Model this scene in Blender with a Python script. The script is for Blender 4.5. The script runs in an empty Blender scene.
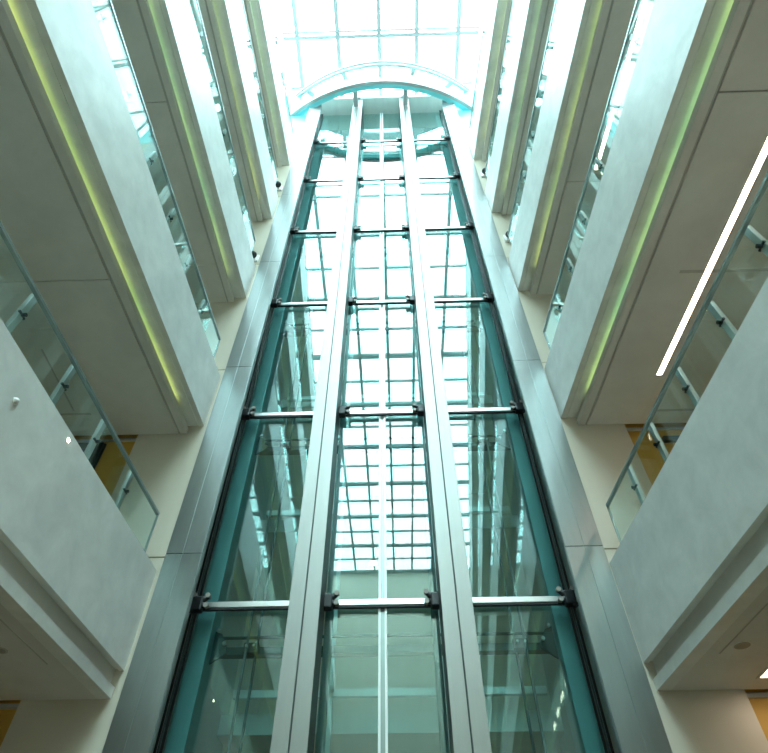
import bpy, bmesh, math, random
from mathutils import Vector, Matrix
random.seed(7)
sc = bpy.context.scene
COL = sc.collection
CZ = 1.5                      # eye height: every z below is measured from the eye
# ------------------------------------------------------------------ helpers
class MB:
    """collects shapes (world x, y and z from the eye) and links them as one mesh object"""
    def __init__(s): s.v = []; s.f = []; s.smooth = []
    def add(s, vs, fs, smooth=False):
        n = len(s.v); s.v += [tuple(v) for v in vs]
        s.f += [tuple(i + n for i in f) for f in fs]; s.smooth += [smooth] * len(fs); return s
    def box(s, x0, x1, y0, y1, z0, z1):
        x0, x1 = min(x0, x1), max(x0, x1)
        return s.add([(x0,y0,z0),(x1,y0,z0),(x1,y1,z0),(x0,y1,z0),(x0,y0,z1),(x1,y0,z1),(x1,y1,z1),(x0,y1,z1)],
                     [(0,3,2,1),(4,5,6,7),(0,1,5,4),(1,2,6,5),(2,3,7,6),(3,0,4,7)])
    def tube(s, p, q, r, n=12, r2=None, cap=True):
        p, q = Vector(p), Vector(q); d = (q - p).normalized()
        a = d.orthogonal().normalized(); b = d.cross(a); r2 = r if r2 is None else r2
        vs = []
        for c, rr in ((p, r), (q, r2)):
            for i in range(n):
                t = 2 * math.pi * i / n
                vs.append(c + a * (rr * math.cos(t)) + b * (rr * math.sin(t)))
        s.add(vs, [(i, (i + 1) % n, n + (i + 1) % n, n + i) for i in range(n)], True)
        if cap: s.add(vs, [tuple(range(n))[::-1], tuple(range(n, 2 * n))])
        return s
    def pipe(s, pts, r, n=8):
        for a, b in zip(pts, pts[1:]): s.tube(a, b, r, n)
        return s
    def bar(s, p, q, w, h):
        """rectangular bar between two points; w across (horizontal), h the other way"""
        p, q = Vector(p), Vector(q); d = (q - p).normalized()
        up = Vector((0, 0, 1)) if abs(d.z) < .95 else Vector((0, 1, 0))
        a = d.cross(up).normalized() * (w / 2); b = a.cross(d).normalized() * (h / 2)
        vs = [c + i * a + j * b for c in (p, q) for i, j in ((-1,-1),(1,-1),(1,1),(-1,1))]
        return s.add(vs, [(0,1,2,3),(7,6,5,4),(0,4,5,1),(1,5,6,2),(2,6,7,3),(3,7,4,0)])
    def loft(s, A, B):
        n = len(A)
        return s.add(list(A) + list(B), [tuple(range(n)), tuple(range(2*n-1, n-1, -1))] +
                     [(i, n + i, n + (i+1) % n, (i+1) % n) for i in range(n)])
    def dome(s, c, r, axis, n=12, m=5, squash=1.0):
        c = Vector(c); d = Vector(axis).normalized(); a = d.orthogonal().normalized(); b = d.cross(a)
        vs = []
        for j in range(m):
            t = j / m * math.pi / 2
            for i in range(n):
                u = 2 * math.pi * i / n
                vs.append(c + (a * math.cos(u) + b * math.sin(u)) * (r * math.cos(t)) + d * (r * squash * math.sin(t)))
        vs.append(c + d * r * squash)
        fs = [(j*n+i, j*n+(i+1) % n, (j+1)*n+(i+1) % n, (j+1)*n+i) for j in range(m-1) for i in range(n)]
        fs += [((m-1)*n+i, (m-1)*n+(i+1) % n, m*n) for i in range(n)]
        s.add(vs, fs, True); s.add(vs[:n], [tuple(range(n))[::-1]])
        return s
    def build(s, name, mat, parent=None, bevel=0.0, segs=2):
        org = Vector((0, 0, 0))
        o_ = parent
        while o_ is not None:
            org += o_.location; o_ = o_.parent
        if parent is None:
            zs = [v[2] for v in s.v]; xs = [v[0] for v in s.v]; ys = [v[1] for v in s.v]
            org = Vector(((min(xs)+max(xs))/2, (min(ys)+max(ys))/2, min(zs) + CZ))
        me = bpy.data.meshes.new(name)
        me.from_pydata([(v[0]-org.x, v[1]-org.y, v[2]+CZ-org.z) for v in s.v], [], s.f)
        bm = bmesh.new(); bm.from_mesh(me)
        bm.faces.ensure_lookup_table()
        for f, k in zip(bm.faces, s.smooth): f.smooth = k
        bmesh.ops.remove_doubles(bm, verts=bm.verts, dist=1e-5)
        bmesh.ops.recalc_face_normals(bm, faces=bm.faces)
        bm.to_mesh(me); bm.free()
        me.materials.append(mat)
        o = bpy.data.objects.new(name, me); COL.objects.link(o)
        if parent is not None: o.parent = parent
        else: o.location = org
        if bevel:
            b = o.modifiers.new('Bevel', 'BEVEL'); b.width = bevel; b.segments = segs
            b.limit_method = 'ANGLE'; b.angle_limit = math.radians(40)
        return o

def tag(o, label, cat, group=None):
    o['label'] = label; o['category'] = cat
    if group: o['group'] = group
    return o
def thing(name, label, cat, base, group=None):
    o = bpy.data.objects.new(name, None); o.empty_display_size = .1; COL.objects.link(o)
    o.location = (base[0], base[1], base[2] + CZ)
    return tag(o, label, cat, group)
def struct(o):
    o['kind'] = 'structure'; return o

# ------------------------------------------------------------------ materials
def new_mat(name):
    m = bpy.data.materials.new(name); m.use_nodes = True
    nt = m.node_tree; nt.nodes.clear()
    out = nt.nodes.new('ShaderNodeOutputMaterial')
    return m, nt, nt.nodes, nt.links, out
def pbsdf(name, col, rough=.6, metal=0.0, var=0.0, vscale=1.5, stretch=(1,1,1), bump=0.0, spec=.5, col2=None, aniso=0.0):
    m, nt, N, L, out = new_mat(name)
    b = N.new('ShaderNodeBsdfPrincipled'); L.new(b.outputs[0], out.inputs[0])
    b.inputs['Base Color'].default_value = (*col, 1); b.inputs['Roughness'].default_value = rough
    b.inputs['Metallic'].default_value = metal
    b.inputs['Specular IOR Level'].default_value = spec
    if aniso: b.inputs['Anisotropic'].default_value = aniso
    if var:
        tc = N.new('ShaderNodeTexCoord'); mp = N.new('ShaderNodeMapping'); mp.inputs['Scale'].default_value = stretch
        L.new(tc.outputs['Object'], mp.inputs[0])
        n1 = N.new('ShaderNodeTexNoise'); n1.inputs['Scale'].default_value = vscale; n1.inputs['Detail'].default_value = 8
        n1.inputs['Roughness'].default_value = .62; n1.inputs['Distortion'].default_value = .25
        L.new(mp.outputs[0], n1.inputs['Vector'])
        r = N.new('ShaderNodeValToRGB'); c2 = col2 or tuple(c * (1 - var) for c in col)
        r.color_ramp.elements[0].position = .32; r.color_ramp.elements[1].position = .68
        r.color_ramp.elements[0].color = (*c2, 1); r.color_ramp.elements[1].color = (*col, 1)
        L.new(n1.outputs['Fac'], r.inputs[0]); L.new(r.outputs[0], b.inputs['Base Color'])
        if bump:
            bp = N.new('ShaderNodeBump'); bp.inputs['Strength'].default_value = bump; bp.inputs['Distance'].default_value = .01
            L.new(n1.outputs['Fac'], bp.inputs['Height']); L.new(bp.outputs[0], b.inputs['Normal'])
    return m
def glass(name, tint, boost=1.0, warp=0.0):
    """thin architectural glass: fresnel mirror over a tinted clear sheet"""
    m, nt, N, L, out = new_mat(name)
    geo = N.new('ShaderNodeNewGeometry')
    ior = N.new('ShaderNodeMapRange'); ior.inputs['To Min'].default_value = 1.52; ior.inputs['To Max'].default_value = 1/1.52
    L.new(geo.outputs['Backfacing'], ior.inputs['Value'])
    fr = N.new('ShaderNodeFresnel'); L.new(ior.outputs[0], fr.inputs['IOR'])
    mu = N.new('ShaderNodeMath'); mu.operation = 'MULTIPLY'; mu.use_clamp = True; mu.inputs[1].default_value = boost
    L.new(fr.outputs[0], mu.inputs[0])
    tr = N.new('ShaderNodeBsdfTransparent'); tr.inputs[0].default_value = (*tint, 1)
    gl = N.new('ShaderNodeBsdfGlossy'); gl.inputs['Roughness'].default_value = 0.0
    gl.inputs['Color'].default_value = (.88, 1, .985, 1)
    if warp:
        tc = N.new('ShaderNodeTexCoord'); nz = N.new('ShaderNodeTexNoise'); nz.inputs['Scale'].default_value = .55; nz.inputs['Detail'].default_value = 1
        L.new(tc.outputs['Object'], nz.inputs['Vector'])
        bp = N.new('ShaderNodeBump'); bp.inputs['Strength'].default_value = warp; bp.inputs['Distance'].default_value = .02
        L.new(nz.outputs['Fac'], bp.inputs['Height']); L.new(bp.outputs[0], gl.inputs['Normal'])
    mx = N.new('ShaderNodeMixShader'); L.new(mu.outputs[0], mx.inputs[0]); L.new(tr.outputs[0], mx.inputs[1]); L.new(gl.outputs[0], mx.inputs[2])
    L.new(mx.outputs[0], out.inputs[0])
    return m
def emit(name, col, strength):
    m, nt, N, L, out = new_mat(name)
    e = N.new('ShaderNodeEmission'); e.inputs[0].default_value = (*col, 1); e.inputs[1].default_value = strength
    L.new(e.outputs[0], out.inputs[0]); return m
def led(name, c1, c2, strength):
    """colour-changing LED strip: green drifting to yellow along its run"""
    m, nt, N, L, out = new_mat(name)
    tc = N.new('ShaderNodeTexCoord'); mp = N.new('ShaderNodeMapping'); mp.inputs['Scale'].default_value = (.02, 1, .02)
    L.new(tc.outputs['Object'], mp.inputs[0])
    n = N.new('ShaderNodeTexNoise'); n.inputs['Scale'].default_value = .55; n.inputs['Detail'].default_value = 1.5
    L.new(mp.outputs[0], n.inputs['Vector'])
    r = N.new('ShaderNodeValToRGB'); r.color_ramp.elements[0].position = .38; r.color_ramp.elements[1].position = .62
    r.color_ramp.elements[0].color = (*c1, 1); r.color_ramp.elements[1].color = (*c2, 1)
    L.new(n.outputs['Fac'], r.inputs[0])
    e = N.new('ShaderNodeEmission'); L.new(r.outputs[0], e.inputs[0]); e.inputs[1].default_value = strength
    L.new(e.outputs[0], out.inputs[0]); return m

M = {}
M['plaster'] = pbsdf('polished_plaster', (.92,.92,.89), .34, var=.17, vscale=2.4, bump=.02, spec=.35)
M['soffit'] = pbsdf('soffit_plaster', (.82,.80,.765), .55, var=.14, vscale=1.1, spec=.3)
M['cream'] = pbsdf('cream_wall_plaster', (.62,.555,.46), .5, var=.05, vscale=.9, spec=.3)
M['white'] = pbsdf('white_paint', (.86,.86,.85), .5)
M['ochre'] = pbsdf('ochre_paint', (.60,.34,.06), .6, var=.10, vscale=.7)
M['groove'] = pbsdf('shadow_gap', (.52,.50,.47), .8)
M['steel'] = pbsdf('brushed_aluminium', (.31,.33,.325), .33, 1.0, var=.20, vscale=1.2, stretch=(3,3,.5))
M['mullion'] = pbsdf('satin_aluminium', (.30,.30,.285), .42, .75, var=.06, vscale=1.5, stretch=(6,6,.4))
M['bar'] = pbsdf('stainless_bar', (.68,.68,.67), .28, 1.0)
M['rail'] = pbsdf('bright_steel', (.74,.76,.76), .33, .9)
M['railwhite'] = pbsdf('pale_anodised_profile', (.80,.82,.81), .45, .3)
M['black'] = pbsdf('black_casting', (.018,.02,.022), .38)
M['gasket'] = pbsdf('black_gasket', (.012,.013,.014), .5)
M['teal'] = pbsdf('teal_painted_steel', (.38,.54,.56), .38, .1)
M['darkteal'] = pbsdf('dark_painted_steel', (.035,.085,.09), .4, .2)
M['shaftwall'] = pbsdf('shaft_lining', (.44,.52,.51), .5, var=.2, vscale=.5)
M['edge'] = pbsdf('dark_return', (.06,.075,.07), .45, .5)
M['railing'] = pbsdf('grey_green_steel', (.26,.31,.30), .35, .8)
M['post'] = pbsdf('satin_post_steel', (.46,.50,.48), .5, .5)
M['floor'] = pbsdf('stone_floor', (.24,.19,.14), .35, var=.12, vscale=1.0)
M['carpet'] = pbsdf('gallery_floor_finish', (.68,.64,.57), .6, var=.1)
M['cyan'] = pbsdf('cyan_soffit_paint', (.22,.72,.78), .4)
M['frame'] = pbsdf('skylight_frame_paint', (.20,.23,.23), .45)
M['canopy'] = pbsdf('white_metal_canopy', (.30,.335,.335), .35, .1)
M['landing'] = pbsdf('lift_lobby_panel', (.76,.79,.75), .45, var=.12, vscale=.8, stretch=(3,1,.3))
M['shaftglass'] = glass('shaft_glass', (.72,.87,.86), 1.85, .03)
M['railglass'] = glass('balustrade_glass', (.91,.975,.965), .75)
M['roofglass'] = glass('roof_glass', (.93,.98,.98), .6)
M['clereglass'] = glass('fritted_clerestory_glass', (.80,.84,.84), .6)
M['lamp'] = emit('warm_linear_lamp', (1,.80,.62), 9)
M['panellamp'] = emit('warm_panel_lamp', (1,.84,.66), 5)
M['corrlamp'] = emit('dim_warm_panel_lamp', (1,.84,.66), 4)
M['colback'] = pbsdf('column_back_steel', (.26,.30,.30), .5, .3)
M['guide'] = pbsdf('grey_guide_steel', (.16,.19,.19), .45)
M['spot'] = emit('warm_spot', (1,.82,.6), 40)
M['led_a'] = led('led_green_yellow', (.30,.52,.14), (.60,.76,.20), 1.6)
M['led_b'] = led('led_green', (.26,.60,.26), (.50,.76,.24), 1.6)
M['dome'] = pbsdf('white_plastic', (.85,.85,.83), .3)
M['vent'] = pbsdf('grey_grille', (.36,.33,.30), .5)

# ------------------------------------------------------------------ plan of the place (eye at 0,0,0)
YW = 6.825                    # wall either side of the lift shaft
D = 7.55                      # front glass of the shaft
H = 3.96                      # storey height
YB = -34.0                    # far end of the atrium behind the eye
FA = {'L': (-3.1801, .0495, -1), 'R': (2.7907, -.0757, 1)}
def fx(sd, y, u=0.0):
    a, b, s = FA[sd]
    return a + b * (y - YW) + s * u
def prof(sd, pts, y0=YB, y1=YW):
    """profile (u outward, z) swept along a gallery side"""
    mb = MB()
    mb.loft([(fx(sd, y1, u), y1, z) for u, z in pts], [(fx(sd, y0, u), y0, z) for u, z in pts])
    return mb
def zb(k): return -1.106 + H * k
def zt(k): return .168 + H * k
U_OUT = 5.0
SIDE = {'L': 'left', 'R': 'right'}
ORD = ['ground', 'lowest', 'second', 'third', 'fourth', 'fifth']
TOP = 29.0

# ------------------------------------------------------------------ shell
FZ = -CZ
struct(MB().box(-10, 10, YB - .3, 15.5, FZ - .2, FZ).build('floor', M['floor']))
for sd, nm in SIDE.items():
    # outer wall of the galleries
    y0, y1 = YB, 11.0
    mb = MB(); mb.loft([(fx(sd, y1, U_OUT), y1, FZ), (fx(sd, y1, U_OUT), y1, zt(5) + 4), (fx(sd, y1, U_OUT + .3), y1, zt(5) + 4), (fx(sd, y1, U_OUT + .3), y1, FZ)],
                       [(fx(sd, y0, U_OUT), y0, FZ), (fx(sd, y0, U_OUT), y0, zt(5) + 4), (fx(sd, y0, U_OUT + .3), y0, zt(5) + 4), (fx(sd, y0, U_OUT + .3), y0, FZ)])
    struct(mb.build('wall_' + nm, M['cream']))
    # set-back wall above the last gallery, up to the roof
    mb = prof(sd, [(1.42, zt(5) - .4), (1.42, 25.4), (1.75, 25.4), (1.75, zt(5) - .4)], YB, 11.5)
    struct(mb.build('wall_upper_' + nm, M['white']))
    mb = prof(sd, [(1.42, zt(5) + 3.6), (U_OUT + .4, zt(5) + 3.6), (U_OUT + .4, zt(5) + 4), (1.42, zt(5) + 4)], YB, 11.0)
    # clerestory window between that wall and the skylight
    cw = bpy.data.objects.new('window_%d' % (2 if sd == 'L' else 3), None); COL.objects.link(cw)
    cw.location = (fx(sd, 0, 1.5), 0, 25.4 + CZ); struct(cw)
    prof(sd, [(1.56, 25.4), (1.56, TOP), (1.58, TOP), (1.58, 25.4)], YB, 11.5).build('glazing', M['clereglass'], cw)
    for z in (25.4, TOP - .12):
        prof(sd, [(1.50, z), (1.50, z + .1), (1.64, z + .1), (1.64, z)], YB, 11.5).build('transom', M['frame'], cw)
    y = 11.3
    while y > YB:
        prof(sd, [(1.50, 25.4), (1.50, TOP), (1.64, TOP), (1.64, 25.4)], y - .03, y + .03).build('mullion', M['frame'], cw); y -= 4.3
    # roof over the galleries hides behind the set-back wall
    struct(mb.build('ceiling_roof_' + nm, M['white']))
    # plaster wall beside the shaft, storey panels with a shadow gap
    xi = fx(sd, YW) + (.15 if sd == 'L' else -.15)
    xo = -4.24 if sd == 'L' else 3.79
    mb = MB(); z = FZ
    joints = [.385 + H * k for k in range(0, 8)]
    for j in [q for q in joints if q < 22.5] + [23.2]:
        mb.box(xi, xo, YW, YW + .04, z, j - .022); z = j
    mb.box(xi, xo, YW + .025, YW + .3, FZ, 23.2)
    struct(mb.build('wall_front_' + nm, M['cream']))
    # ochre wall set just behind the plaster wall, from its edge outwards
    s = FA[sd][2]
    mb = MB()
    if sd == 'L':             # the left one leaves a doorway on the first gallery
        z0, z1 = zt(1) - .385, zt(1) + 2.42
        mb.box(-4.2, -4.80, YW + .12, YW + .3, FZ, zt(5) + 4).box(-6.1, -9.0, YW + .12, YW + .3, FZ, zt(5) + 4)
        mb.box(-4.80, -6.1, YW + .12, YW + .3, FZ, z0 - .05).box(-4.80, -6.1, YW + .12, YW + .3, z1, zt(5) + 4)
        mb.box(-4.2, -9.0, YW + 2.3, YW + 2.6, FZ, zt(5) + 4)
    else: mb.box(3.7, 9.0, YW + .12, YW + .3, FZ, zt(5) + 4)
    struct(mb.build('wall_corridor_' + nm, M['ochre']))
    for k in range(1, 6):     # dark head trim at the top of the ochre wall
        zz = (2.555 if k == 1 else zb(k) - .16)
        o = MB().box(xo, s * 8.0, YW + .09, YW + .13, zz - .05, zz - .0).build('trim_%d' % (k + (0 if sd == 'L' else 5)), M['groove']); struct(o)
struct(MB().box(-10, 10, YB - .3, YB, FZ, TOP + .4).build('wall_back', M['cream']))

# ------------------------------------------------------------------ galleries
def gallery(sd, k):
    nm = SIDE[sd]
    b, t = zb(k), zt(k)
    look = {1: '%s pale plaster gallery parapet with plain recessed band and brown soffit, nearest the floor',
            2: 'wide %s gallery parapet with yellow-green light strip, second from below',
            3: '%s gallery parapet with green-yellow light strip, third from below',
            4: '%s gallery parapet with pale green light strip, fourth from below',
            5: 'topmost %s gallery parapet, pale cream light strip, just under the skylight'}[k] % nm
    g = thing('gallery_balcony', look, 'balcony', (fx(sd, YW), YW, b), 'gallery balconies along the atrium')
    if k == 1:
        s = 2.555
        prof(sd, [(0, b), (0, t), (.13, t), (.13, b + .02), (.065, b + .02), (.06, b)]).build('fascia_panel', M['plaster'], g)
        prof(sd, [(.11, 2.64), (.11, b + .06), (.3, b + .06), (.3, 2.64)]).build('recessed_band', M['soffit'], g)
        prof(sd, [(.045, s), (.045, 2.675), (.2, 2.675), (.2, s)]).build('edge_band', M['plaster'], g)
        prof(sd, [(.2, s), (.2, t - .4), (U_OUT, t - .4), (U_OUT, s)]).build('soffit_panel', M['soffit'], g)
        prof(sd, [(.34, s - .003), (.34, s + .02), (.355, s + .02), (.355, s - .003)], 2.0, YW - .9).build('joint_line', M['groove'], g)
    else:
        s = b - .16
        prof(sd, [(0, b), (0, t), (.13, t), (.13, b + .03), (.40, b + .03), (.40, b + .012), (.102, b + .012), (.102, b + .03), (.09, b + .03), (.09, b)]).build('fascia_panel', M['plaster'], g)
        prof(sd, [(.25, s), (.25, b - .05), (.262, b - .05), (.262, b - .075), (.345, b - .075), (.345, b + .012), (.36, b + .012), (.36, s)]).build('soffit_border', M['soffit'], g)
        prof(sd, [(.36, s + .03), (.36, t - .4), (.40, t - .4), (.40, s + .03)]).build('shadow_gap', M['groove'], g)
        sl = MB()
        js = {('L', 2): [3.88], ('R', 2): [1.78], ('L', 3): [2.73, 5.9], ('R', 3): [4.34]}.get((sd, k), [3.9]) + [0.0, -4.0]
        y1 = YW
        for j in sorted(js, reverse=True) + [YB]:
            pts = [(.40, s), (.40, t - .4), (U_OUT, t - .4), (U_OUT, s)]
            sl.loft([(fx(sd, y1, u), y1, z) for u, z in pts], [(fx(sd, j + .008, u), j + .008, z) for u, z in pts]); y1 = j - .008
        sl.build('soffit_panel', M['soffit'], g)
        if (sd, k) == ('L', 2):
            MB().box(-5.55, -4.86, 6.305, 6.345, s - .004, s + .01).build('joint_line', M['groove'], g)
            MB().box(-5.12, -5.09, 5.0, 6.25, s - .004, s + .01).build('joint_line', M['groove'], g)
        if (sd, k) == ('R', 2):
            for y, ua, ub in ((3.98, .82, 3.4), (6.53, 1.36, 4.0)):
                MB().box(fx(sd, y, ua), fx(sd, y, ub), y - .022, y + .022, s - .004, s + .01).build('joint_line', M['groove'], g)
        prof(sd, [(.272, b - .075), (.272, b - .062), (.315, b - .062), (.315, b - .075)], YB, 6.2).build('light_strip', M['led_a' if (k + (sd == 'R')) % 2 == 0 else 'led_b'], g)
    # floor finish continues into the corridor beyond the wall plane
    s_ = FA[sd][2]
    xo = -3.28 if sd == 'L' else 2.9
    if sd == 'L' and k < 3:
        MB().box(-4.3, fx(sd, YW, U_OUT), YW + .3, YW + 2.3, s, t - .4).build('corridor_slab', M['soffit'], g)
    mb = prof(sd, [(.14, t - .4), (.14, t - .385), (U_OUT - .01, t - .385), (U_OUT - .01, t - .4)])
    mb.build('walking_surface', M['carpet'], g)
    return g
for k in range(1, 6):
    for sd in 'LR': gallery(sd, k)

# ------------------------------------------------------------------ glass balustrades
def balustrade(sd, k):
    nm = SIDE[sd]; t = zt(k); rz = t + .625
    lab = {1: 'glass balustrade with steel posts on the %s parapet nearest the floor', 2: 'glass balustrade on the second %s parapet, reflecting the skylight',
           3: 'glass balustrade on the third %s parapet from below, a thin bright sliver', 4: 'glass balustrade on the fourth %s parapet from below',
           5: 'glass balustrade on the topmost %s parapet under the skylight'}[k] % nm
    g = thing('glass_balustrade', lab, 'balustrade', (fx(sd, 6.4), 6.4, t), 'glass balustrades on the gallery parapets')
    U = .03
    posts = [6.0, 5.6, 4.7, 3.87, 2.97, 2.07, 1.17, .27, -.63] if sd == 'L' else [6.05, 5.72, 4.95, 4.1, 3.25, 2.45, 1.62, .8, -.02, -.85]
    posts = posts[1:]
    cuts = [6.42] + posts[1:-1:2] + [-6.0, YB + .2]
    for a, b in zip(cuts, cuts[1:]):
        prof(sd, [(U, t + .004), (U, rz - .02), (U + .017, rz - .02), (U + .017, t + .004)], b + .006, a - .006).build('glass_pane', M['railglass'], g)
    prof(sd, [(U - .012, rz - .022), (U - .012, rz + .012), (U + .03, rz + .012), (U + .03, rz - .022)], YB + .2, 6.43).build('handrail', M['railing'], g)
    prof(sd, [(U - .006, t), (U - .006, rz - .02), (U + .022, rz - .02), (U + .022, t)], 6.421, 6.436).build('end_trim', M['railing'], g)
    for y in posts:
        p = prof(sd, [(U + .06, t - .35), (U + .06, rz + .06), (U + .11, rz + .06), (U + .11, t - .35)], y - .035, y + .035).build('post', M['post'], g, .006)
        x0, x1 = fx(sd, y, U + .017), fx(sd, y, U + .06)
        fb = MB()
        for dz in (.36,):
            fb.tube((x0, y, t + dz), (x1, y, t + dz), .02, 10)
            fb.tube((fx(sd, y, U + .062), y - .05, t + dz), (fx(sd, y, U + .062), y + .05, t + dz), .014, 8)
        fb.build('spider_fitting', M['black'], p)
    return g
for k in range(1, 6):
    for sd in 'LR': balustrade(sd, k)

# ------------------------------------------------------------------ lamps and small fittings on the galleries
def linear_lamp(k, y0, y1, u, h, lab):
    s = zb(k) - .16
    g = thing('linear_ceiling_lamp', lab, 'lamp', (fx('R', y1, u), y1, s), 'linear lamps on the right gallery soffits')
    prof('R', [(u - h, s - .004), (u - h, s + .01), (u + h, s + .01), (u + h, s - .004)], y0, y1).build('diffuser', M['lamp'], g)
    for a, b in ((u - h - .015, u - h), (u + h, u + h + .015)):
        prof('R', [(a, s - .008), (a, s + .01), (b, s + .01), (b, s - .008)], y0, y1).build('frame_edge', M['soffit'], g)
linear_lamp(2, -6.0, 5.77, 1.19, .042, 'long warm-white linear lamp in the soffit above the lowest right balustrade')
linear_lamp(3, -6.0, 4.12, .88, .03, 'slim warm linear lamp seen through the second right balustrade')
g = thing('panel_ceiling_lamp', 'bright square ceiling lamp in the lowest right soffit at the frame edge', 'lamp', (4.13, 6.2, 2.555))
MB().box(3.83, 4.43, 5.9, 6.5, 2.548, 2.556).build('diffuser', M['panellamp'], g)
fr = MB()
for a in ((3.80, 4.46, 5.87, 5.9), (3.80, 4.46, 6.5, 6.53), (3.80, 3.83, 5.9, 6.5), (4.43, 4.46, 5.9, 6.5)): fr.box(*a, 2.545, 2.557)
fr.build('frame', M['soffit'], g)
g = thing('ceiling_speaker', 'round grey ceiling speaker grille in the lowest right soffit', 'speaker', (3.36, 5.74, 2.555))
MB().tube((3.36, 5.74, 2.549), (3.36, 5.74, 2.557), .088, 28).build('rim', M['soffit'], g)
MB().tube((3.36, 5.74, 2.546), (3.36, 5.74, 2.550), .076, 28).build('grille', M['vent'], g)
g = thing('ceiling_downlight', 'dark round downlight in the lowest left soffit at the frame edge', 'lamp', (-3.9, 5.594, 2.555))
MB().tube((-3.9, 5.594, 2.549), (-3.9, 5.594, 2.557), .07, 24).build('rim', M['groove'], g)
MB().tube((-3.9, 5.594, 2.546), (-3.9, 5.594, 2.550), .05, 24).build('lens', M['vent'], g)
x = fx('L', 3.386)
g = thing('dome_sensor', 'small white dome sensor on the lowest left parapet face', 'sensor', (x, 3.386, 3.746))
MB().tube((x, 3.386, 3.746), (x + .008, 3.386, 3.746), .036, 20).build('base_plate', M['dome'], g)
MB().dome((x + .008, 3.386, 3.746), .03, (1, 0, 0), 18, 6).build('dome_cover', M['dome'], g)
x = fx('L', 4.195)
g = thing('wall_spotlight', 'tiny lit warm spotlight near the top edge of the lowest left parapet', 'lamp', (x, 4.195, 4.03))
MB().tube((x, 4.195, 4.03), (x + .006, 4.195, 4.03), .028, 18).build('rim', M['dome'], g)
MB().tube((x + .006, 4.195, 4.03), (x + .009, 4.195, 4.03), .021, 18).build('lens', M['spot'], g)
def camera_dome(x, z, lab):
    s = 1 if x > 0 else -1
    g = thing('security_camera', lab, 'camera', (x, YW, z))
    MB().box(x - .10, x + .10, YW - .05, YW, z + .05, z + .34).build('wall_bracket', M['white'], g, .01)
    MB().tube((x, YW - .05, z + .12), (x, YW - .17, z + .10), .045, 14).build('arm', M['white'], g)
    MB().dome((x, YW - .19, z + .10), .10, (0, 0, -1), 16, 6).build('smoked_dome', M['black'], g)
    MB().tube((x, YW - .19, z + .10), (x, YW - .19, z + .17), .105, 16, .07).build('housing', M['white'], g)
camera_dome(-3.26, 16.55, 'black dome security camera on the left wall beside the shaft, near the top')
camera_dome(2.95, 17.15, 'small security camera on the right wall beside the shaft, near the top')
camera_dome(-3.28, 12.3, 'security camera on the left wall beside the shaft, lower one')
camera_dome(2.98, 13.0, 'security camera on the right wall beside the shaft, lower one')
# doorway at the end of the left lowest gallery
d = bpy.data.objects.new('door_1', None); COL.objects.link(d); d.location = (-5.45, YW + .2, zt(1) - .385 + CZ); struct(d)
zf, zh = zt(1) - .385, zt(1) + 2.42
MB().box(-4.98, -4.80, YW + .06, YW + .34, zf, zh).box(-6.10, -5.95, YW + .06, YW + .34, zf, zh).box(-6.1, -4.80, YW + .06, YW + .34, zh - .14, zh).build('door_frame', M['edge'], d)
MB().box(-4.80, -4.775, YW + .09, YW + .12, zf, zh).build('door_stop', M['gasket'], d)
struct(MB().box(4.35, 6.2, YW + .05, YW + .12, 6.33, 6.42).build('trim_30', M['edge']))

# ------------------------------------------------------------------ metal columns beside the shaft
CX = -.20
for sd, nm in SIDE.items():
    x0, xs, x1 = (-3.118, -2.884, -2.622) if sd == 'L' else (2.768, 2.512, 2.256)
    s = FA[sd][2]
    g = thing('metal_column', 'tall brushed metal column on the %s side of the lift shaft' % nm, 'column', ((x0 + x1) / 2, YW, FZ))
    js = [FZ] + [.40 + H * k for k in range(0, 6)] + [25.0]
    for (a, b, w) in ((x0, xs, 'outer'), (xs, x1, 'inner')):
        lo, hi = min(a, b), max(a, b)
        for z0, z1 in zip(js, js[1:]):
            MB().box(lo + .004, hi - .004, YW - .045, YW - .02, z0 + .004, z1 - .004).build('cladding_sheet', M['steel'], g, .003)
    MB().box(x0 - s * .004, x1, YW - .02, YW + .06, FZ, js[-1]).build('core', M['colback'], g)
    MB().box(xs - .003, xs + .003, YW - .04, YW - .019, FZ, js[-1]).build('seam_strip', M['railing'], g)
    # dark lining between column and glass
    xl = x0 + (.06 if sd == 'L' else -.06)
    mb = MB().box(xl, xl + s * .2, YW + .26, 11.2, FZ, 26.5)
    struct(mb.build('wall_shaft_' + nm, M['shaftwall']))

# ------------------------------------------------------------------ mullions in front of the glass
ZTOP = 26.45
def mullion(x0, x1, nm):
    g = thing('shaft_mullion', 'broad satin metal mullion %s of the middle glass bay' % nm, 'mullion', ((x0 + x1) / 2, 6.94, FZ), 'shaft mullions')
    xm = (x0 + x1) / 2 + (.0 if x0 < CX else 0)
    for a, b in ((x0, xm - .008), (xm + .008, x1)):
        MB().box(a, b, 6.94, 6.965, FZ, ZTOP).build('cladding_sheet', M['mullion'], g, .004)
    MB().box(x0 + .004, x1 - .004, 6.965, 7.49, FZ, ZTOP).build('core', M['edge'], g)  # side faces lie in shadow; that shade is put into the dark colour
    MB().box(x0 + .1, x1 - .1, 6.85, 6.95, ZTOP, ZTOP + .3).build('head_bracket', M['canopy'], g)
mullion(-1.388, -.991, 'left'); mullion(.557, .955, 'right')
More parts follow.
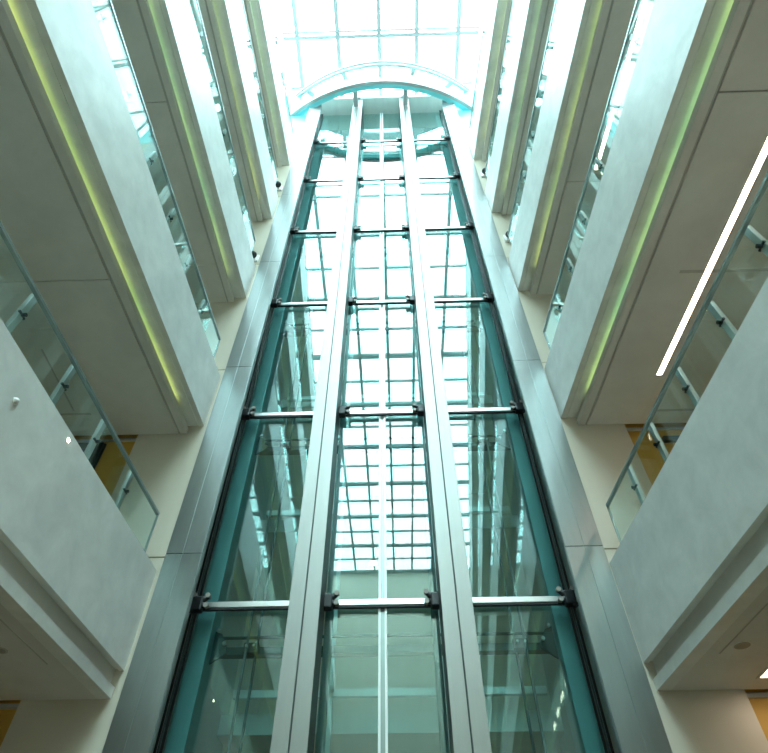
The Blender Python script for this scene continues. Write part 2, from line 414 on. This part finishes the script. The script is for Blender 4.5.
# ------------------------------------------------------------------ shaft steel behind the glass
BARZ = lambda k: .228 + 3.739 * k
bays = {'left': (-2.81, -1.19), 'middle': (-.991, .557), 'right': (.755, 2.407)}
for sd, (xa, xb) in {'left': (-2.785, -2.55), 'right': (2.13, 2.37)}.items():
    g = thing('corner_post', 'teal painted steel post behind the glass at the %s corner of the shaft' % sd, 'post', ((xa + xb) / 2, 7.88, FZ))
    MB().box(xa, xb, 7.67, 8.10, FZ, ZTOP).build('hollow_section', M['teal'], g, .015)
    gx = -2.79 if sd == 'left' else 2.35
    for i, dx in enumerate((-.035, .035)):
        MB().tube((gx + dx, 7.485, FZ), (gx + dx, 7.485, ZTOP), .017, 8).build('gasket_strip', M['gasket'], g)
    MB().box(gx - .012, gx + .012, 7.48, 7.505, FZ, ZTOP).build('cover_strip', M['edge'], g)
for nm, x in (('left', -.949), ('right', .515)):
    o = MB().tube((x, 7.71, FZ), (x, 7.71, ZTOP), .055, 20).build('round_post', M['teal'])
    tag(o, 'slim teal round post behind the glass at the %s edge of the middle bay' % nm, 'post', 'round posts of the middle bay')
# guide rails
def guide(xs, y, nm, pair):
    g = thing('guide_rail', '%s lift guide rail running up the %s glass bay' % (('bright double' if pair else 'twin steel'), nm), 'rail', (xs[0], y, FZ))
    for i, x in enumerate(xs):
        w = .032 if pair else .028
        MB().box(x - w / 2, x + w / 2, y + (0 if pair else i * .16), y + .05 + (0 if pair else i * .16), FZ, ZTOP - .5).build('rail_flange', M['guide'] if i == 0 else M['darkteal'], g)
    if pair: MB().box(xs[0], xs[1], y + .02, y + .06, FZ, ZTOP - .5).build('rail_web', M['railing'], g)
    for k in range(0, 7):
        z = BARZ(k) - .40
        br = MB().box(min(xs) - .05, max(xs) + .05, y + .05, y + .22, z - .05, z + .09).build('rail_clip', M['black'], g, .01)
        for x in xs: MB().tube((x, y - .02, z + .02), (x, y + .06, z + .02), .018, 8).build('bolt', M['bar'], br)
g = thing('glazing_bar', 'bright double vertical glazing bar down the middle of the centre glass bay', 'glazing bar', (CX, 7.52, FZ))
for x in (-.247, -.162): MB().box(x - .015, x + .015, 7.495, 7.535, FZ, ZTOP).build('edge_profile', M['railwhite'], g)
MB().box(-.236, -.174, 7.52, 7.54, FZ, ZTOP).build('centre_strip', M['railing'], g)
guide((-2.077, -1.973), 7.84, 'left', False)
guide((1.718, 1.614), 7.84, 'right', False)
# horizontal beams inside the shaft
for k in range(1, 7):
    z = BARZ(k) - .40
    g = thing('shaft_beam', 'dark steel beam inside the shaft just below the %s crossbar row' % ['', 'lowest', 'second', 'third', 'fourth', 'fifth', 'sixth'][k], 'beam', (CX, 8.02, z - .05), 'shaft beams')
    MB().box(-2.81, 2.42, 7.95, 8.08, z - .05, z + .05).build('beam', M['darkteal'], g)
    MB().tube((-2.81, 7.89, z + .15), (2.42, 7.89, z + .15), .022, 8).build('tie_rod', M['darkteal'], g)
    for s, x in ((1, -2.55), (-1, 2.13)):
        b = MB(); pts = [(x, z + .24), (x + s * .1, z + .2), (x + s * .2, z + .02), (x + s * .2, z - .06), (x, z - .2)]
        b.loft([(a, 7.87, c) for a, c in pts], [(a, 7.91, c) for a, c in pts]).build('gusset', M['darkteal'], g)
        for dx, dz in ((.05, .24), (.16, .06)): MB().tube((x + s * dx, 7.83, z + dz), (x + s * dx, 7.88, z + dz), .025, 10).build('bolt', M['bar'], g)
# crossbars with clamps, and glass panes
rows = ['lowest', 'second', 'third', 'fourth', 'fifth', 'sixth']
for bn, (xa, xb) in bays.items():
    for k in range(1, 7):
        z = BARZ(k)
        g = thing('crossbar', 'horizontal steel crossbar of the %s glass bay, %s row from below' % (bn, rows[k - 1]), 'crossbar', ((xa + xb) / 2, 7.46, z), 'crossbars of the shaft front')
        x0 = .957 if bn == 'right' else xa + .05; x1 = -1.39 if bn == 'left' else xb - .05
        MB().box(x0, x1, 7.44, 7.49, z - .035, z + .05).build('bar', M['bar'], g, .008)
        MB().box(x0, x1, 7.452, 7.50, z - .06, z - .036).build('shaded_underside', M['gasket'], g)  # shade under the bar put in as a black strip
        ends = {'left': [(xa + .03, 1)], 'middle': [(xa + .03, 1), (xb - .03, -1)], 'right': [(xb - .03, -1)]}[bn]
        for x, s in ends:
            side = bn != 'middle'
            if side: x += s * .04
            c = MB().box(x - .075, x + .075, 7.36, 7.495, z - .10, z + .10).build('clamp', M['black'], g, .02)
            tips = ((.13, .11), (-.06, .12), (.13, -.03), (-.07, -.12))
            a = MB()
            for ax, az in tips: a.tube((x, 7.42, z), (x + s * ax, 7.40, z + az), .05, 10, .036)
            a.build('spider_arm', M['black'], c)
            for ax, az in tips[:3]:
                MB().tube((x + s * ax, 7.36, z + az), (x + s * ax, 7.43, z + az), .034, 10).build('bolt_head', M['vent'], c)
    zs = [FZ] + [BARZ(k) for k in range(1, 7)] + [ZTOP]
    gb = thing('glazed_bay', '%s bay of greenish reflective glass panes on the lift shaft front' % bn, 'glazing', ((xa + xb) / 2, 7.55, FZ), 'glazed bays of the shaft front')
    for i, (z0, z1) in enumerate(zip(zs, zs[1:])):
         MB().box(xa, xb, 7.55, 7.57, z0 + .008, z1 - .008).build('glass_pane', M['shaftglass'], gb)
# rear of the shaft: glazed back frame, landings and lobby
g = thing('rear_glazing_frame', 'pale frame with crossbars at the back of the lift shaft', 'frame', (CX, 10.5, FZ))
for k in range(1, 7):
    z = BARZ(k)
    MB().box(-2.85, 2.5, 10.45, 10.55, z - .07, z + .05).build('crossbar', M['railwhite'], g)
for x in (-1.2, .72): MB().box(x - .06, x + .06, 10.45, 10.55, FZ, 26.3).build('upright', M['railwhite'], g)
struct(MB().box(-3.3, 2.9, 6.9, 14.8, 26.5, 26.75).build('ceiling_shaft', M['landing']))
for k in range(0, 7):
    z = zt(k) - .4
    if k > 0:
        o = MB().box(-3.3, 2.9, 10.7, 14.6, z - .32, z).build('trim_%d' % (20 + k), M['landing']); struct(o)
struct(MB().box(-3.3, 2.9, 14.6, 14.8, FZ, 26.5).build('wall_lobby', M['landing']))
for i, x in enumerate((-3.5, 2.9)):
    struct(MB().box(x, x + .2, 11.2, 14.8, FZ, 26.5).build('wall_lobby_side_' + ('left', 'right')[i], M['landing']))
for (x, y, k, lab) in ((-.57, 12.0, 1, 'small lit downlight behind the lowest middle pane'), (-.55, 12.0, 2, 'small lit downlight behind the second middle pane'),
                       (1.9, 12.6, 1, 'small lit downlight behind the lowest right pane')):
    z = zt(k) - .72
    g = thing('lobby_downlight', lab, 'lamp', (x, y, z), 'lobby downlights')
    MB().tube((x, y, z - .012), (x, y, z), .11, 20).build('rim', M['white'], g)
    MB().tube((x, y, z - .016), (x, y, z - .010), .085, 20).build('lens', M['spot'], g)

# ------------------------------------------------------------------ curved canopy at the head of the shaft
R, AY = 6.75, 5.92
def arc(r, n=40, half=3.95):
    """points on the bowed front, r is the offset inward from the outer curve"""
    rr = R - r; cy = AY + R; a = math.asin(half / R)
    return [(CX + .05 + rr * math.sin(t), cy - rr * math.cos(t)) for t in [a * (2 * i / n - 1) for i in range(n + 1)]]
def arc_band(r0, r1, z0, z1):
    o_, i_ = arc(r0), arc(r1); mb = MB(); n = len(o_)
    for j in range(n - 1):
        mb.add([(*o_[j], z0), (*o_[j+1], z0), (*i_[j+1], z0), (*i_[j], z0), (*o_[j], z1), (*o_[j+1], z1), (*i_[j+1], z1), (*i_[j], z1)],
               [(0,1,2,3),(7,6,5,4),(0,4,5,1),(2,6,7,3)] + ([(0,3,7,4)] if j == 0 else []) + ([(1,5,6,2)] if j == n - 2 else []))
    return mb
g = thing('curved_canopy', 'white bowed canopy ring with glass band crowning the lift shaft', 'canopy', (CX, AY + .6, 25.1))
arc_band(0, .12, 25.1, 25.62).build('lower_ring', M['canopy'], g)
arc_band(.12, .32, 25.2, 25.3).build('cyan_soffit', M['cyan'], g)
arc_band(.0, .38, 27.95, 28.3).build('upper_ring', M['canopy'], g)
arc_band(-.06, .0, 28.22, 28.4).build('top_rim', M['canopy'], g)
arc_band(.05, .07, 25.75, 28.0).build('glass_band', M['roofglass'], g)
pts = arc(.09)
for j in (3, 9, 15, 20, 25, 31, 37):
    MB().tube((*pts[j], 25.7), (*pts[j], 28.05), .022, 8).build('upright', M['canopy'], g)
for x in (-2.75, -1.25, .80, 2.40):
    y = AY + R - math.sqrt((R - .1) ** 2 - (x - CX) ** 2)
    MB().box(x - .09, x + .09, y, 6.9, 25.25, 25.55).build('bracket', M['canopy'], g)
for s, x0, x1 in ((-1, -4.6, -3.13), (1, 2.78, 4.1)):
    MB().box(x0, x1, 7.15, 7.3, 21.6, 28.2).build('end_cheek', M['cyan'], g)

# ------------------------------------------------------------------ skylight
w = bpy.data.objects.new('window_1', None); COL.objects.link(w); w.location = (CX, 0, TOP + CZ); struct(w)
Y1 = 11.5
ribs = [-3.86, -2.07, -.24, 1.42, 3.25]
for x in ribs:
    MB().box(x - .09, x + .09, YB, Y1, TOP, TOP + .22).build('rib', M['frame'], w)
yp = 4.90; i = 0
ys = []
while yp > YB: ys.append(yp); yp -= 2.15
ys = [9.2, 7.05] + ys
for i, y in enumerate(ys):
    if i % 2 == 0:
        MB().box(-6.5, 6.5, y - .12, y - .05, TOP - .02, TOP + .16).build('purlin', M['frame'], w)
        MB().box(-6.5, 6.5, y + .06, y + .19, TOP - .02, TOP + .18).build('purlin', M['frame'], w)
    else:
        MB().box(-6.5, 6.5, y - .05, y + .05, TOP + .02, TOP + .2).build('purlin', M['frame'], w)
MB().box(-6.6, 6.6, YB, Y1, TOP + .22, TOP + .24).build('glazing', M['roofglass'], w)
for sd in 'LR':
    prof(sd, [(1.2, TOP - .1), (1.2, TOP + .2), (1.42, TOP + .2), (1.42, TOP - .1)], YB, Y1).build('edge_beam', M['white'], w)
struct(MB().box(-6.5, 6.5, Y1, Y1 + .3, zt(6), TOP + .4).build('wall_shaft_head', M['white']))

# ------------------------------------------------------------------ light: overcast sky through the roof glass
wd = bpy.data.worlds.new('overcast_sky'); sc.world = wd; wd.use_nodes = True
bg = wd.node_tree.nodes['Background']; bg.inputs[0].default_value = (.70, .965, 1.01, 1); bg.inputs[1].default_value = 9.5
L = bpy.data.lights.new('roof_portal', 'AREA'); L.shape = 'RECTANGLE'; L.size = 11; L.size_y = Y1 - YB
try: L.cycles.is_portal = True
except Exception: pass
for sd, rz in (('L', 1), ('R', -1)):
    L2 = bpy.data.lights.new('clerestory_portal', 'AREA'); L2.shape = 'RECTANGLE'; L2.size = 3.7; L2.size_y = Y1 - YB
    try: L2.cycles.is_portal = True
    except Exception: pass
    po = bpy.data.objects.new('clerestory_portal', L2); COL.objects.link(po)
    po.location = (fx(sd, (Y1 + YB) / 2, 2.9), (Y1 + YB) / 2, 27.2 + CZ); po.rotation_euler = (0, -rz * math.pi / 2, 0)
lo = bpy.data.objects.new('roof_portal', L); COL.objects.link(lo); lo.location = (CX, (Y1 + YB) / 2, TOP + .5 + CZ)

# ------------------------------------------------------------------ camera
cam = bpy.data.cameras.new('camera'); co = bpy.data.objects.new('camera', cam); COL.objects.link(co)
cam.sensor_fit = 'HORIZONTAL'; cam.sensor_width = 36; cam.lens = 574.5166 / 768 * 36
cam.clip_start = .05; cam.clip_end = 300
yw, pt, rl = math.radians(-1.2764), math.radians(49.5012), math.radians(.3411)
fw = Vector((math.sin(yw) * math.cos(pt), math.cos(yw) * math.cos(pt), math.sin(pt)))
rt = Vector((math.cos(yw), -math.sin(yw), 0)); up = rt.cross(fw)
RX = rt * math.cos(rl) - up * math.sin(rl); UP = rt * math.sin(rl) + up * math.cos(rl)
mat = Matrix((RX, UP, -fw)).transposed().to_4x4(); mat.translation = (0, 0, CZ)
co.matrix_world = mat
sc.camera = co

# ------------------------------------------------------------------ view
sc.view_settings.view_transform = 'Standard'; sc.view_settings.look = 'None'
sc.view_settings.gamma = 1; sc.view_settings.use_curve_mapping = False
sc.view_settings.exposure = 0.78
try:
    sc.cycles.use_denoising = True
    sc.cycles.max_bounces = 14; sc.cycles.diffuse_bounces = 10; sc.cycles.glossy_bounces = 6; sc.cycles.transparent_max_bounces = 24
    sc.cycles.sample_clamp_indirect = 6; sc.cycles.caustics_reflective = False
except Exception: pass
